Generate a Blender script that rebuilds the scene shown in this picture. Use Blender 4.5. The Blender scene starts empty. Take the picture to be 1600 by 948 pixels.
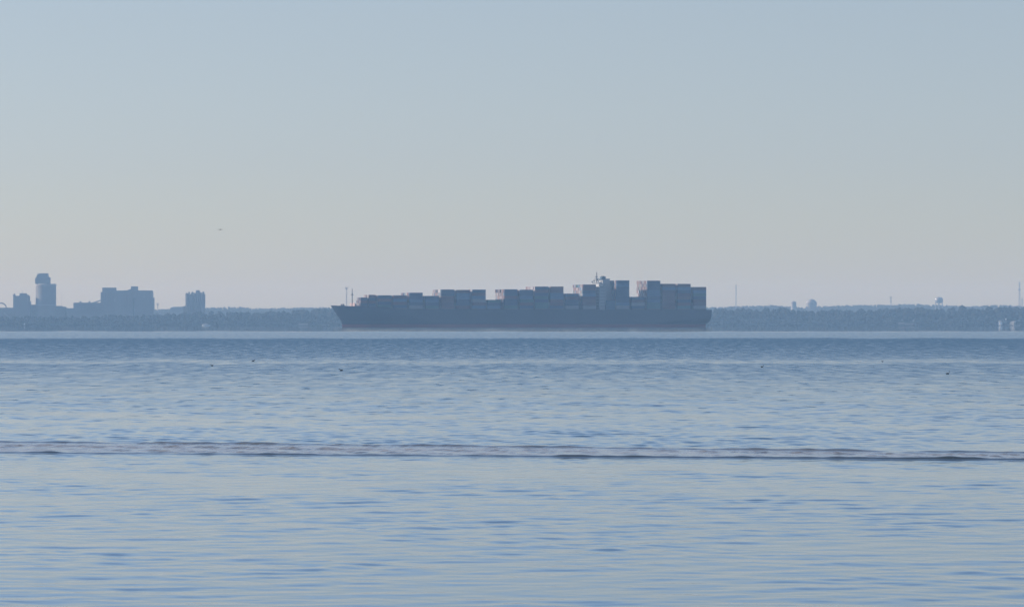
import bpy, math, random
import numpy as np
from mathutils import Vector, Matrix

random.seed(7)
rng = np.random.default_rng(7)
scene = bpy.context.scene
COL = scene.collection
R = math.radians

# ---------------------------------------------------------------- camera, sky, sun, exposure
EYE = 3.5                     # eye height above the water, metres
F = 6800.0                    # focal length in photo pixels (photo 1600 wide)
cam_d = bpy.data.cameras.new('camera')
cam_d.sensor_width = 36.0
cam_d.lens = F / 1600 * 36.0
cam_d.clip_start = 1.0
cam_d.clip_end = 60000
cam = bpy.data.objects.new('camera', cam_d)
COL.objects.link(cam)
cam.location = (0, 0, EYE)
cam.rotation_euler = (R(90) + math.atan(31.0 / F), 0, 0)
scene.camera = cam

SUN_EL = 24.0
SUN_AZ = 283.0                # compass-like, clockwise from +Y: nearly due left
world = bpy.data.worlds.new('World')
scene.world = world
world.use_nodes = True
wn = world.node_tree
wn.nodes.clear()
wo = wn.nodes.new('ShaderNodeOutputWorld')
wb = wn.nodes.new('ShaderNodeBackground')
sky = wn.nodes.new('ShaderNodeTexSky')
sky.sky_type = 'NISHITA'
sky.sun_disc = False
sky.sun_elevation = R(SUN_EL)
sky.sun_rotation = R(SUN_AZ)
sky.altitude = 0
sky.air_density = 0.8
sky.dust_density = 0.45
sky.ozone_density = 1.2
wb.inputs['Strength'].default_value = 0.109 * 1.3
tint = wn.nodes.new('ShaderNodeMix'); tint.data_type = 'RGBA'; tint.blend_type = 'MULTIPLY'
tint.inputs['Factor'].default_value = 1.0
# sky tint by height; brightened and blued above the frame to colour water reflections
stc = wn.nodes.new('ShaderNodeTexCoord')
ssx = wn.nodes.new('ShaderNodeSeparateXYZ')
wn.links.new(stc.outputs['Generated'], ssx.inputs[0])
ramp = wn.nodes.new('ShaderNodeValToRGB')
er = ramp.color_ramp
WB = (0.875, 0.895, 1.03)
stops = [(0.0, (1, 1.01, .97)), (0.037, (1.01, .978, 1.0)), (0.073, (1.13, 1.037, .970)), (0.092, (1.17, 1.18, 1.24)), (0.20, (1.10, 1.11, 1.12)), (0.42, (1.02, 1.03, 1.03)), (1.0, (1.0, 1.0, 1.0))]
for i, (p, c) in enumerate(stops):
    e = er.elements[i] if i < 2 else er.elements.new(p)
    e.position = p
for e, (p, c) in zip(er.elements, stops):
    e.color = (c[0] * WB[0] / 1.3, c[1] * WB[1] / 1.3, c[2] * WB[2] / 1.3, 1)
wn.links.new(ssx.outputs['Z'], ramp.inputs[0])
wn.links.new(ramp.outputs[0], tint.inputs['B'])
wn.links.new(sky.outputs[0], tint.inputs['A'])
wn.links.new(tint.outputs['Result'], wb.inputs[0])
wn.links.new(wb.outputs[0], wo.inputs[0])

sun_d = bpy.data.lights.new('sun', 'SUN')
sun_d.energy = 4.8
sun_d.angle = R(0.53)
sun_d.color = (1.0, 0.95, 0.92)
sun = bpy.data.objects.new('sun', sun_d)
COL.objects.link(sun)
sdir = Vector((math.sin(R(SUN_AZ)) * math.cos(R(SUN_EL)), math.cos(R(SUN_AZ)) * math.cos(R(SUN_EL)), math.sin(R(SUN_EL))))
sun.rotation_euler = sdir.to_track_quat('Z', 'Y').to_euler()
sun.location = (-200, 100, 300)

scene.view_settings.view_transform = 'Standard'
scene.view_settings.look = 'None'
scene.view_settings.exposure = 0.0
scene.view_settings.gamma = 1.0
scene.view_settings.use_curve_mapping = False
scene.cycles.max_bounces = 6
scene.cycles.volume_bounces = 1
scene.cycles.use_denoising = True

HAZE_DENSITY = 0.000105
HAZE_COLOR = (0.41, 0.665, 0.94)

# ---------------------------------------------------------------- helpers
def px_to_world(px, py, dist):
    return ((px - 800) / F * dist, dist, EYE + (505 - py) / F * dist)

def WX(px, dist): return (px - 800) / F * dist
def WZ(py, dist): return EYE + (505 - py) / F * dist

def tag(o, label=None, cat=None, group=None, kind=None):
    if label: o['label'] = label
    if cat: o['category'] = cat
    if group: o['group'] = group
    if kind: o['kind'] = kind
    return o

def empty(name, loc=(0, 0, 0)):
    o = bpy.data.objects.new(name, None)
    o.empty_display_size = 1
    COL.objects.link(o)
    o.location = loc
    return o

def mat(name, color, rough=0.6, var=0.18, scale=0.4, metallic=0.0, streak=False):
    m = bpy.data.materials.new(name)
    m.use_nodes = True
    nt = m.node_tree
    b = nt.nodes['Principled BSDF']
    b.inputs['Roughness'].default_value = rough
    b.inputs['Metallic'].default_value = metallic
    if rough >= 0.9: b.inputs['Specular IOR Level'].default_value = 0.0
    tc = nt.nodes.new('ShaderNodeTexCoord')
    mp = nt.nodes.new('ShaderNodeMapping')
    mp.inputs['Scale'].default_value = (scale, scale, scale * (0.25 if streak else 1.0))
    nz = nt.nodes.new('ShaderNodeTexNoise')
    nz.inputs['Scale'].default_value = 1.0
    nz.inputs['Detail'].default_value = 6
    cr = nt.nodes.new('ShaderNodeValToRGB')
    cr.color_ramp.elements[0].position = 0.3
    cr.color_ramp.elements[1].position = 0.7
    c = color
    cr.color_ramp.elements[0].color = (c[0] * (1 - var), c[1] * (1 - var), c[2] * (1 - var), 1)
    cr.color_ramp.elements[1].color = (min(1, c[0] * (1 + var)), min(1, c[1] * (1 + var)), min(1, c[2] * (1 + var)), 1)
    nt.links.new(tc.outputs['Object'], mp.inputs[0])
    nt.links.new(mp.outputs[0], nz.inputs['Vector'])
    nt.links.new(nz.outputs['Fac'], cr.inputs[0])
    nt.links.new(cr.outputs[0], b.inputs['Base Color'])
    return m

class MB:
    """collects faces, then links them as one mesh object"""
    def __init__(self):
        self.v = []; self.f = []; self.mi = []
    def add(self, vs, fs, mi=0):
        o = len(self.v)
        self.v += [tuple(p) for p in vs]
        self.f += [tuple(i + o for i in f) for f in fs]
        self.mi += [mi] * len(fs)
        return self
    def box(self, x0, x1, y0, y1, z0, z1, mi=0):
        vs = [(x0,y0,z0),(x1,y0,z0),(x1,y1,z0),(x0,y1,z0),(x0,y0,z1),(x1,y0,z1),(x1,y1,z1),(x0,y1,z1)]
        fs = [(0,3,2,1),(4,5,6,7),(0,1,5,4),(1,2,6,5),(2,3,7,6),(3,0,4,7)]
        return self.add(vs, fs, mi)
    def prism(self, poly_xz, y0, y1, mi=0):
        """extrude an x-z outline along y"""
        n = len(poly_xz)
        vs = [(x, y0, z) for x, z in poly_xz] + [(x, y1, z) for x, z in poly_xz]
        fs = [tuple(range(n)), tuple(range(2 * n - 1, n - 1, -1))]
        fs += [(i, i + n, (i + 1) % n + n, (i + 1) % n) for i in range(n)]
        return self.add(vs, fs, mi)
    def prism_yz(self, poly_yz, x0, x1, mi=0):
        n = len(poly_yz)
        vs = [(x0, y, z) for y, z in poly_yz] + [(x1, y, z) for y, z in poly_yz]
        fs = [tuple(range(n)), tuple(range(2 * n - 1, n - 1, -1))]
        fs += [(i, i + n, (i + 1) % n + n, (i + 1) % n) for i in range(n)]
        return self.add(vs, fs, mi)
    def lathe(self, prof, cx=0, cy=0, n=24, mi=0):
        """prof: list of (r, z)"""
        vs = []
        for r, z in prof:
            for k in range(n):
                a = 2 * math.pi * k / n
                vs.append((cx + r * math.cos(a), cy + r * math.sin(a), z))
        fs = []
        for j in range(len(prof) - 1):
            for k in range(n):
                a, b = j * n + k, j * n + (k + 1) % n
                fs.append((a, b, b + n, a + n))
        fs.append(tuple(range(n - 1, -1, -1)))
        m = (len(prof) - 1) * n
        fs.append(tuple(range(m, m + n)))
        return self.add(vs, fs, mi)
    def tube(self, p0, p1, r0, r1=None, n=6, mi=0):
        r1 = r0 if r1 is None else r1
        p0, p1 = Vector(p0), Vector(p1)
        d = (p1 - p0).normalized()
        u = d.orthogonal().normalized(); w = d.cross(u)
        vs = []
        for p, r in ((p0, r0), (p1, r1)):
            for k in range(n):
                a = 2 * math.pi * k / n
                vs.append(p + u * (r * math.cos(a)) + w * (r * math.sin(a)))
        fs = [(k, (k + 1) % n, (k + 1) % n + n, k + n) for k in range(n)]
        fs += [tuple(range(n - 1, -1, -1)), tuple(range(n, 2 * n))]
        return self.add(vs, fs, mi)
    def build(self, name, m, parent=None, loc=(0, 0, 0), smooth=False):
        me = bpy.data.meshes.new(name)
        me.from_pydata(self.v, [], self.f)
        mats = m if isinstance(m, (list, tuple)) else [m]
        for q in mats: me.materials.append(q)
        if len(mats) > 1: me.polygons.foreach_set('material_index', self.mi)
        if smooth: me.polygons.foreach_set('use_smooth', [True] * len(self.f))
        me.update()
        o = bpy.data.objects.new(name, me)
        COL.objects.link(o)
        o.location = loc
        if parent: o.parent = parent
        return o

def snoise(x, seed, k=5, base=1.0):
    """smooth 1-D pseudo noise in about -1..1"""
    r = np.random.default_rng(seed)
    x = np.asarray(x, float)
    s = np.zeros_like(x)
    for i in range(k):
        fr = base * (0.6 + 0.55 * i + 0.3 * r.random())
        s += np.sin(fr * x + r.random() * 6.28) * (1.0 / (1 + 0.45 * i))
    return s / 2.2

def snoise2(x, y, seed, fx, fy, k=7):
    r = np.random.default_rng(seed)
    s = np.zeros(np.broadcast(x, y).shape)
    for i in range(k):
        a = (0.5 + 1.3 * r.random()) * (1 if r.random() > .5 else -1)
        b = 0.5 + 1.3 * r.random()
        s += np.sin(fx * a * x + fy * b * y + 6.28 * r.random())
    return s / math.sqrt(k)

# ---------------------------------------------------------------- water
# rows spaced by distance, columns fanned: fine near the eye, coarse at the far shore
ys = [36.0]
while ys[-1] < 12000:
    y = ys[-1]
    if y < 108: st = 0.13
    elif y < 131: st = 0.065
    elif y < 420: st = 0.12 * (y / 150) ** 1.35
    else: st = y * 0.012
    ys.append(y + st)
ys = np.array([-60, 0, 15, 26, 31] + ys)
dense = np.linspace(-0.14, 0.14, 470)
side = np.concatenate([np.linspace(0.15, 0.32, 34), np.array([0.36, 0.42, 0.5, 0.6])])
tans = np.concatenate([-side[::-1], dense, side])
nr, nc = len(ys), len(tans)
YY = np.repeat(ys[:, None], nc, 1)
spread = np.maximum(np.abs(ys), 34.0)
XX = spread[:, None] * tans[None, :]
XX = np.clip(XX, -3850, 3850)
step = np.gradient(ys)[:, None]
near = (YY > 30) & (YY < 700)
Z = np.zeros_like(XX)

gust = np.clip(0.92 + 0.30 * snoise2(XX, YY, 31, 0.05, 0.09) + 0.30 * snoise2(XX, YY, 32, 0.45, 0.5), 0.2, 2.0)      # patches of livelier and calmer water
wr = np.random.default_rng(5)
NW = 76
sel = np.where((ys > 30) & (ys < 700))[0]
Xs, Ys, ss = XX[sel], YY[sel], np.abs(step[sel])
Zs = np.zeros_like(Xs)
for i in range(NW):
    lam = 0.34 * (3.2 / 0.34) ** (wr.random() ** 1.25)
    th = R(90 + wr.normal() * 48)                       # crests lie mostly across the view
    kk = 2 * math.pi / lam
    slope = 0.0100 * (1.0 if lam < 1.4 else 0.55)
    amp = slope / kk
    fade = np.clip(1.25 - 3.2 * ss / lam, 0, 1)
    ph = kk * (Xs * math.cos(th) + Ys * math.sin(th)) + wr.random() * 6.28
    Zs += np.clip((Ys + 105) / 270, 0.58, 1.1) * fade * amp * (np.sin(ph) + 0.22 * np.cos(2 * ph))
Z[sel] = Zs * gust[sel]

# boat wake: two low ridges with a strip of aerated, rippled water between them
fx = [-60, -13.8, 0, 14, 60]; fd = [127, 117.8, 114.4, 111.5, 103]
bx = [-60, -14, -5, 4, 13, 60]; bd = [142, 128, 125.3, 121.6, 117.8, 103.5]
front = np.interp(XX, fx, fd) + 0.09 * snoise(XX, 3, base=0.45)
back = np.interp(XX, bx, bd) + 0.16 * snoise(XX, 4, base=0.4)
fa = (0.045 + 0.018 * snoise(XX, 8, base=1.1)) * (1 + 0.30 * snoise(XX, 18, base=3.6)) + 0.009 * np.clip(XX / 8, -1, 1.6)
ba = (0.043 + 0.022 * snoise(XX, 9, base=0.9)) * (1 + 0.30 * snoise(XX, 19, base=3.3))
fa = np.clip(fa, 0.028, 0.10); ba = np.clip(ba, 0.014, 0.09)
dy = YY - front
calm = 1 - 0.7 / (1 + np.exp(-(YY - front + 1.2) / 0.3)) / (1 + np.exp((YY - back - 1.5) / 0.4))
Z *= calm
Z += fa * np.exp(-(dy / np.where(dy < 0, 0.23, 0.5)) ** 2)
dy = YY - back
Z += ba * np.exp(-(dy / np.where(dy < 0, 0.24, 0.6)) ** 2)
inside = 1 / (1 + np.exp(-(YY - front - 0.25) / 0.15)) * 1 / (1 + np.exp((YY - back + 0.5) / 0.45))
chop = snoise2(XX, YY, 77, 9.0, 12.0, 9) * snoise2(XX, YY, 78, 2.0, 3.0, 5)
Z += inside * 0.011 * chop
wake_tint = 1 / (1 + np.exp(-(YY - front + 0.7) / 0.08)) / (1 + np.exp((YY - back - 0.3) / 0.1))  # base colour darkened and greyed over the wake, toning its dark faces
foam = inside * np.clip(0.95 + 0.35 * snoise2(XX, YY, 90, 1.2, 2.0), 0.1, 1.0)

# wind lanes: how ruffled and how glassy the surface is, by distance from the shore
wob = 1 + 0.018 * snoise2(XX / spread[:, None] * 300, np.log(np.maximum(YY, 5)) * 9, 57, 0.5, 1.0) + 0.010 * snoise2(XX / spread[:, None] * 60, np.log(np.maximum(YY, 5)) * 6, 55, 0.5, 1.0) + 0.012 * snoise2(XX, YY, 56, 0.22, 0.05)
d = np.log(np.maximum(YY, 5) * wob)
lanes_d = np.log([5, 150, 260, 330, 372, 384, 402, 425, 440, 520, 700, 880, 980, 1040, 1500, 1800, 1900, 12000])
lane_ruf = [0.5, 0.5, 0.75, 1.0, 1.10, 0.75, 0.75, 1.3, 1.5, 1.8, 2.3, 2.8, 2.5, 0.9, 0.8, 0.8, 0.0, 0.0]
lane_rgh = [.04, .05, .14, .20, .21, .14, .14, .20, .23, .27, .32, .36, .33, .205, .20, .20, .018, .016]
ruf = np.interp(d, lanes_d, lane_ruf)
rgh = np.interp(d, lanes_d, lane_rgh)
# roughness raised over the ship's columns, added to pale the hull's reflection
tx = XX / np.maximum(YY, 1.0) * F + 800
hull_blur = 1 / (1 + np.exp(-(tx - 531) / 5)) / (1 + np.exp((tx - 1106) / 5))
rgh = rgh + 0.036 * hull_blur * (YY > 1850) * (YY < 4000)

verts = np.stack([XX, YY, Z], -1).reshape(-1, 3).astype(np.float32)
idx = np.arange(nr * nc).reshape(nr, nc)
quads = np.stack([idx[:-1, :-1], idx[:-1, 1:], idx[1:, 1:], idx[1:, :-1]], -1).reshape(-1, 4).astype(np.int32)
me = bpy.data.meshes.new('water')
me.vertices.add(len(verts)); me.vertices.foreach_set('co', verts.ravel())
me.loops.add(quads.size); me.loops.foreach_set('vertex_index', quads.ravel())
me.polygons.add(len(quads))
me.polygons.foreach_set('loop_start', np.arange(0, quads.size, 4, dtype=np.int32))
me.polygons.foreach_set('loop_total', np.full(len(quads), 4, dtype=np.int32))
me.update(calc_edges=True)
me.polygons.foreach_set('use_smooth', np.ones(len(quads), dtype=bool))
dash = np.interp(YY, [0, 120, 190, 330, 700, 1000, 1100], [0, 0.15, 0.8, 1.0, 0.6, 0.4, 0.0])
for nm, arr in (('wake_tint', wake_tint), ('dash', dash), ('ruffle', ruf), ('glassiness', rgh), ('foam', foam)):
    at = me.attributes.new(nm, 'FLOAT', 'POINT')
    at.data.foreach_set('value', arr.astype(np.float32).ravel())
me.validate()
water = bpy.data.objects.new('water', me)
COL.objects.link(water)
tag(water, kind='structure')

wm = bpy.data.materials.new('water_surface')
wm.use_nodes = True
nt = wm.node_tree; L = nt.links
b = nt.nodes['Principled BSDF']
b.inputs['Base Color'].default_value = (0.028, 0.104, 0.165, 1)
b.inputs['IOR'].default_value = 1.333
def attr(n):
    a = nt.nodes.new('ShaderNodeAttribute'); a.attribute_name = n; return a.outputs['Fac']
def math_n(op, a, b_):
    m = nt.nodes.new('ShaderNodeMath'); m.operation = op
    for i, q in enumerate((a, b_)):
        if isinstance(q, (int, float)): m.inputs[i].default_value = q
        else: L.new(q, m.inputs[i])
    return m.outputs[0]
tc = nt.nodes.new('ShaderNodeTexCoord')
def noise(sx, sy, detail):
    mp = nt.nodes.new('ShaderNodeMapping'); mp.inputs['Scale'].default_value = (sx, sy, 1)
    nz = nt.nodes.new('ShaderNodeTexNoise'); nz.inputs['Scale'].default_value = 1; nz.inputs['Detail'].default_value = detail
    L.new(tc.outputs['Object'], mp.inputs[0]); L.new(mp.outputs[0], nz.inputs['Vector'])
    return nz.outputs['Fac']
ra, fo = attr('ruffle'), attr('foam')
h1 = math_n('MULTIPLY', noise(0.9, 1.5, 4), 0.055)
h2 = math_n('MULTIPLY', noise(4.5, 8.0, 3), 0.0065)
hh = math_n('ADD', h1, h2)
bump = nt.nodes.new('ShaderNodeBump')
bump.inputs['Distance'].default_value = 1.0
L.new(hh, bump.inputs['Height'])
L.new(math_n('MINIMUM', math_n('MULTIPLY', ra, 0.33), 1.0), bump.inputs['Strength'])
L.new(bump.outputs[0], b.inputs['Normal'])
fmask = math_n('MULTIPLY', fo, math_n('MULTIPLY', noise(4.0, 2.2, 6), 1.2))
gl = attr('glassiness')
patch = math_n('ADD', math_n('SUBTRACT', noise(1.1, 0.17, 2), 0.5), math_n('SUBTRACT', noise(0.7, 0.06, 3), 0.5))
gl2 = math_n('MULTIPLY', gl, math_n('ADD', 1.0, math_n('MULTIPLY', patch, 1.35)))
mr = nt.nodes.new('ShaderNodeMapRange'); mr.interpolation_type = 'SMOOTHSTEP'
mr.inputs['From Min'].default_value = 0.60; mr.inputs['From Max'].default_value = 0.74
L.new(noise(0.85, 0.27, 2), mr.inputs['Value'])
wave_patch = math_n('MULTIPLY', math_n('MULTIPLY', mr.outputs[0], attr('dash')), 0.28)
L.new(math_n('ADD', math_n('ADD', gl2, wave_patch), math_n('MULTIPLY', fmask, 0.25)), b.inputs['Roughness'])
mx = nt.nodes.new('ShaderNodeMix'); mx.data_type = 'RGBA'
L.new(fmask, mx.inputs['Factor'])
mx0 = nt.nodes.new('ShaderNodeMix'); mx0.data_type = 'RGBA'
L.new(attr('wake_tint'), mx0.inputs['Factor'])
mx0.inputs['A'].default_value = (0.028, 0.104, 0.165, 1)
mx0.inputs['B'].default_value = (0.035, 0.052, 0.052, 1)
L.new(mx0.outputs['Result'], mx.inputs['A'])
mx.inputs['B'].default_value = (0.60, 0.57, 0.52, 1)
L.new(mx.outputs['Result'], b.inputs['Base Color'])
me.materials.append(wm)

# ---------------------------------------------------------------- land, wood, hills
M_land = mat('shore_soil', (0.045, 0.040, 0.030), 0.95, 0.3, 0.02)
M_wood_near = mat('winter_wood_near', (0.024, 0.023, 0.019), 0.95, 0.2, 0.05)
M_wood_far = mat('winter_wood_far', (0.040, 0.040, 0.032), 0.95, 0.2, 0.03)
D_SHORE = 6500.0
D_HILL = 9800.0

def sheet(name, xs, ys_, zf, m):
    X, Y = np.meshgrid(xs, ys_)
    Zz = zf(X, Y)
    v = np.stack([X, Y, Zz], -1).reshape(-1, 3)
    n, k = len(ys_), len(xs)
    ii = np.arange(n * k).reshape(n, k)
    q = np.stack([ii[:-1, :-1], ii[:-1, 1:], ii[1:, 1:], ii[1:, :-1]], -1).reshape(-1, 4)
    me = bpy.data.meshes.new(name)
    me.from_pydata(v.tolist(), [], q.tolist())
    me.materials.append(m)
    me.polygons.foreach_set('use_smooth', [True] * len(q))
    o = bpy.data.objects.new(name, me); COL.objects.link(o)
    return o

def hill_top(x):
    """height of the far ridge's ground (trees add about 11 m)"""
    px = 800 + x / D_HILL * F
    p = [-900, 0, 240, 330, 372, 400, 470, 510, 800, 1120, 1150, 1200, 1230, 1252, 1290, 1340, 1380, 1420, 1480, 1510, 1550, 1600, 2500]
    yv = [482, 484, 484, 481, 479.3, 482, 480.5, 480.5, 480, 480, 478.8, 476.8, 479, 481.3, 478, 476.8, 476.3, 475.3, 477.5, 478.5, 476.6, 478, 478]
    return EYE + (505 - np.interp(px, p, yv)) / F * D_HILL - 11.0

def land_z(X, Y):
    shore_w = 12 * snoise(X, 12, base=0.01)
    up = np.clip((Y - D_SHORE - 8 - shore_w) / 40, 0, 1)
    z = -0.8 + 2.6 * up
    hx = hill_top(X)
    t = np.clip((Y - 8600) / (D_HILL - 8600), 0, 1)
    t = t * t * (3 - 2 * t)
    z = z + (hx - 1.8) * t
    return z
xs = np.linspace(-3800, 3800, 400)
shore = sheet('shore_ground', xs, np.concatenate([np.linspace(D_SHORE - 30, D_SHORE + 120, 22), np.linspace(6700, 8500, 8), np.linspace(8600, 11900, 34)]), land_z, M_land)
tag(shore, kind='structure')

# an icosphere used as the base shape of every crown
import bmesh
bm = bmesh.new(); bmesh.ops.create_icosphere(bm, subdivisions=2, radius=1.0)
ICO_V = np.array([v.co[:] for v in bm.verts]); ICO_F = np.array([[v.index for v in f.verts] for f in bm.faces])
bm.free()
bm = bmesh.new(); bmesh.ops.create_icosphere(bm, subdivisions=1, radius=1.0)
ICO1_V = np.array([v.co[:] for v in bm.verts]); ICO1_F = np.array([[v.index for v in f.verts] for f in bm.faces])
bm.free()

def wood(name, trees, m, twigs=26):
    """a far wood as one mesh: lumpy crowns on trunks with a fringe of twig tufts"""
    V, Fc = [], []
    off = 0
    def push(v, f):
        nonlocal off
        V.append(v); Fc.append(f + off); off += len(v)
    for (x, y, z, h) in trees:
        nl = rng.integers(3, 5)
        cw = h * (rng.uniform(0.20, 0.30) if h > 6 else .7)
        for j in range(nl):
            r = cw * rng.uniform(0.6, 1.0)
            v = ICO1_V * (1 + rng.normal(0, 0.16, (len(ICO1_V), 1)))
            v = v * [r, r, r * rng.uniform(0.8, 1.25)]
            hh_ = h * rng.uniform(0.42, 0.80) if j else h * 0.86 - r * 0.3
            v = v + [x + rng.normal(0, cw * 0.45), y + rng.normal(0, cw * 0.45), z + min(hh_, h - r * .8)]
            push(v, ICO1_F)
        # tufts
        n = twigs
        a = rng.uniform(0, 6.28, n); e = rng.uniform(-0.4, 1.5, n)
        rad = cw * rng.uniform(0.9, 1.45, n)
        c = np.stack([x + np.cos(a) * np.cos(e) * rad, y + np.sin(a) * np.cos(e) * rad, z + h * 0.66 + np.sin(e) * rad * 1.25], -1)
        c[:, 2] = np.minimum(c[:, 2], z + h * 1.04)
        tri = rng.normal(0, 0.45 + h * 0.018, (n, 3, 3)) + c[:, None, :]
        push(tri.reshape(-1, 3), np.arange(n * 3).reshape(n, 3))
        # trunk
        tw = 0.25
        v = np.array([[x - tw, y, z - 1], [x + tw, y, z - 1], [x, y + tw, z - 1], [x, y, z + h * .7]])
        push(v, np.array([[0, 1, 3], [1, 2, 3], [2, 0, 3]]))
    V = np.concatenate(V).astype(np.float32); Fc = np.concatenate(Fc).astype(np.int32)
    me = bpy.data.meshes.new(name)
    me.vertices.add(len(V)); me.vertices.foreach_set('co', V.ravel())
    me.loops.add(Fc.size); me.loops.foreach_set('vertex_index', Fc.ravel())
    me.polygons.add(len(Fc))
    me.polygons.foreach_set('loop_start', np.arange(0, Fc.size, 3, dtype=np.int32))
    me.polygons.foreach_set('loop_total', np.full(len(Fc), 3, dtype=np.int32))
    me.update(calc_edges=True)
    me.materials.append(m)
    o = bpy.data.objects.new(name, me); COL.objects.link(o)
    return o

# near wood: its top follows the treetop line
np_px = [-900, 0, 60, 180, 240, 262, 300, 345, 385, 402, 430, 455, 480, 496, 513, 600, 1000, 1110, 1140, 1180, 1205, 1233, 1254, 1300, 1352, 1395, 1405, 1440, 1500, 1560, 1600, 2500]
np_y = [490, 492, 493, 492, 490, 488, 487, 487, 486, 485, 483, 482.4, 481, 480.6, 481.6, 481, 481, 482.2, 480.2, 480.4, 480.0, 481.6, 483.8, 482.8, 483, 480.6, 481, 480.4, 479.2, 478.4, 476.6, 478]
trees = []
for row, (yo, hf) in enumerate(((22, 0.50), (45, 0.78), (85, 0.93), (130, 1.0), (180, 1.0))):
    x = -1500.0
    while x < 1500:
        y = D_SHORE + yo + rng.uniform(-14, 14)
        px = 800 + x / y * F
        top = EYE + (505 - np.interp(px, np_px, np_y)) / F * y
        h = (top - 1.8) * hf * (rng.uniform(0.78, 1.03) + 0.05 * math.sin(x * .031) * math.sin(x * .0123 + row))
        trees.append((x, y, 1.6, h))
        x += rng.uniform(5.5, 10.5)
for yo in (6, 14, 30, 60, 100):                       # understorey along the bank and between the trunks
    x = -1500.0
    while x < 1500:
        trees.append((x, D_SHORE + yo + 12 + rng.uniform(-4, 4), 0.8, rng.uniform(3.2, 5.8) if yo < 40 else rng.uniform(5, 9)))
        x += rng.uniform(4, 6.5)
CLEAR = ((1555, 1594), (463, 484), (1401, 1431), (499, 512))      # plots of the shore houses
trees = [q for q in trees if not (q[1] < D_SHORE + 36 and any(a < 800 + q[0] / q[1] * F < b_ for a, b_ in CLEAR))]
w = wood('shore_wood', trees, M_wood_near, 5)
tag(w, 'long low dark wood lining the whole near shore behind the ship', 'wood', kind='stuff')
trees = []
for row in range(14):
    x = -2000.0
    while x < 2000:
        y = D_HILL - 1080 + row * 85 + rng.uniform(-20, 20)
        zz = float(land_z(np.array([x]), np.array([y]))[0])
        trees.append((x, y, zz, 11.5 * rng.uniform(0.82, 1.08)))
        if row > 8: trees.append((x + rng.uniform(-4, 4), y - 15, zz, rng.uniform(4.5, 6)))
        x += rng.uniform(5, 9)
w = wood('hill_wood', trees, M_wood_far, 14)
tag(w, 'pale hazy wood on the distant ridge rising above the near treetops', 'wood', kind='stuff')

# ---------------------------------------------------------------- industrial works on the left shore
M_conc = mat('weathered_concrete', (0.19, 0.185, 0.18), 0.85, 0.12, 0.05)
M_conc_l = mat('pale_concrete_band', (0.30, 0.29, 0.28), 0.8, 0.1, 0.05)
M_steel = mat('galvanised_steel', (0.22, 0.22, 0.22), 0.6, 0.1, 0.2, 0.2)
M_white = mat('white_paint', (0.80, 0.79, 0.76), 0.5, 0.05, 0.2)
M_pale = mat('pale_cladding', (0.30, 0.30, 0.29), 0.7, 0.08, 0.05)
M_glass = mat('dark_window', (0.03, 0.035, 0.04), 0.2, 0.1, 0.2)
M_shed = mat('weathered_boards', (0.15, 0.13, 0.12), 0.85, 0.1, 0.1)
M_roof = mat('grey_roof', (0.12, 0.11, 0.11), 0.8, 0.15, 0.1)

DI = 7100.0
GZ = 1.8
K = DI / F                     # metres per photo pixel at the works
def bx(mb, p0, p1, ytop, depth=30, ybot=None, y0=0, mi=0):
    """box of the works: photo columns p0..p1, top line ytop, relative to local origin at (WX(ref), DI)"""
    mb.box(WX(p0, DI) - mb.ox, WX(p1, DI) - mb.ox, y0, y0 + depth, 0 if ybot is None else WZ(ybot, DI) - GZ, WZ(ytop, DI) - GZ, mi)
def mbo(px):
    m = MB(); m.ox = WX(px, DI); return m
def H(py): return WZ(py, DI) - GZ
def base(px): return (WX(px, DI), DI, GZ)

# A elevator block
t = empty('elevator_block', base(33)); tag(t, 'squat hazy elevator block with stepped top left of the tall round tower', 'industrial building')
m = mbo(33); bx(m, 20.6, 44, 462); m.build('wall', M_conc, t)
m = mbo(33); bx(m, 30, 40, 458, 18, 462, 4); bx(m, 40, 43.5, 460.6, 14, 462, 4); m.build('roof_house', M_conc, t)
m = mbo(33); bx(m, 19.5, 23.5, 460.4, 8, 462, 2); bx(m, 21, 23, 458.8, 6, 460.4, 3); m.build('hoist_head', M_steel, t)
m = mbo(33); bx(m, 44, 46.6, 470.5, 18, None, 2); m.build('stair_tower', M_conc, t)
m = mbo(33); m.tube((WX(33.5, DI) - m.ox, 12, H(458)), (WX(33.5, DI) - m.ox, 12, H(454)), 0.25); m.build('antenna', M_steel, t)
# B round tower
t = empty('round_silo_tower', base(70)); tag(t, 'tallest round silo tower on the left shore with a stepped top and pale band', 'silo')
x70 = WX(70, DI); r = 16 * K
m = MB(); m.lathe([(r, 0), (r, H(446.2))], 0, r, 40); m.build('silo_wall', M_conc, t, smooth=False)
m = MB(); m.lathe([(r + .5, H(446.0)), (r + .5, H(444.2)), (r - .3, H(443.4)), (r - 1.0, H(443.2))], 0, r, 40); m.build('rim_band', M_conc_l, t)
m = MB(); m.lathe([(r + .35, H(477.0)), (r + .35, H(475.8))], 0, r, 40); m.build('ring_band', M_conc_l, t)
def tx_(p): return WX(p, DI) - x70
m = MB(); m.prism([(tx_(54.2), H(443.1)), (tx_(54.2), H(434.0)), (tx_(56.2), H(433.6)), (tx_(56.4), H(430.6)), (tx_(60.4), H(426.9)), (tx_(73), H(426.8)), (tx_(73.2), H(431.6)), (tx_(75.2), H(433.4)), (tx_(76.2), H(433.5)), (tx_(76.2), H(443.1))], 6, 28); m.build('head_house', M_conc, t)
m = MB(); m.tube((WX(57, DI) - x70, r, H(431)), (WX(57, DI) - x70, r, H(425.5)), .3); m.build('antenna', M_steel, t)
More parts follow.
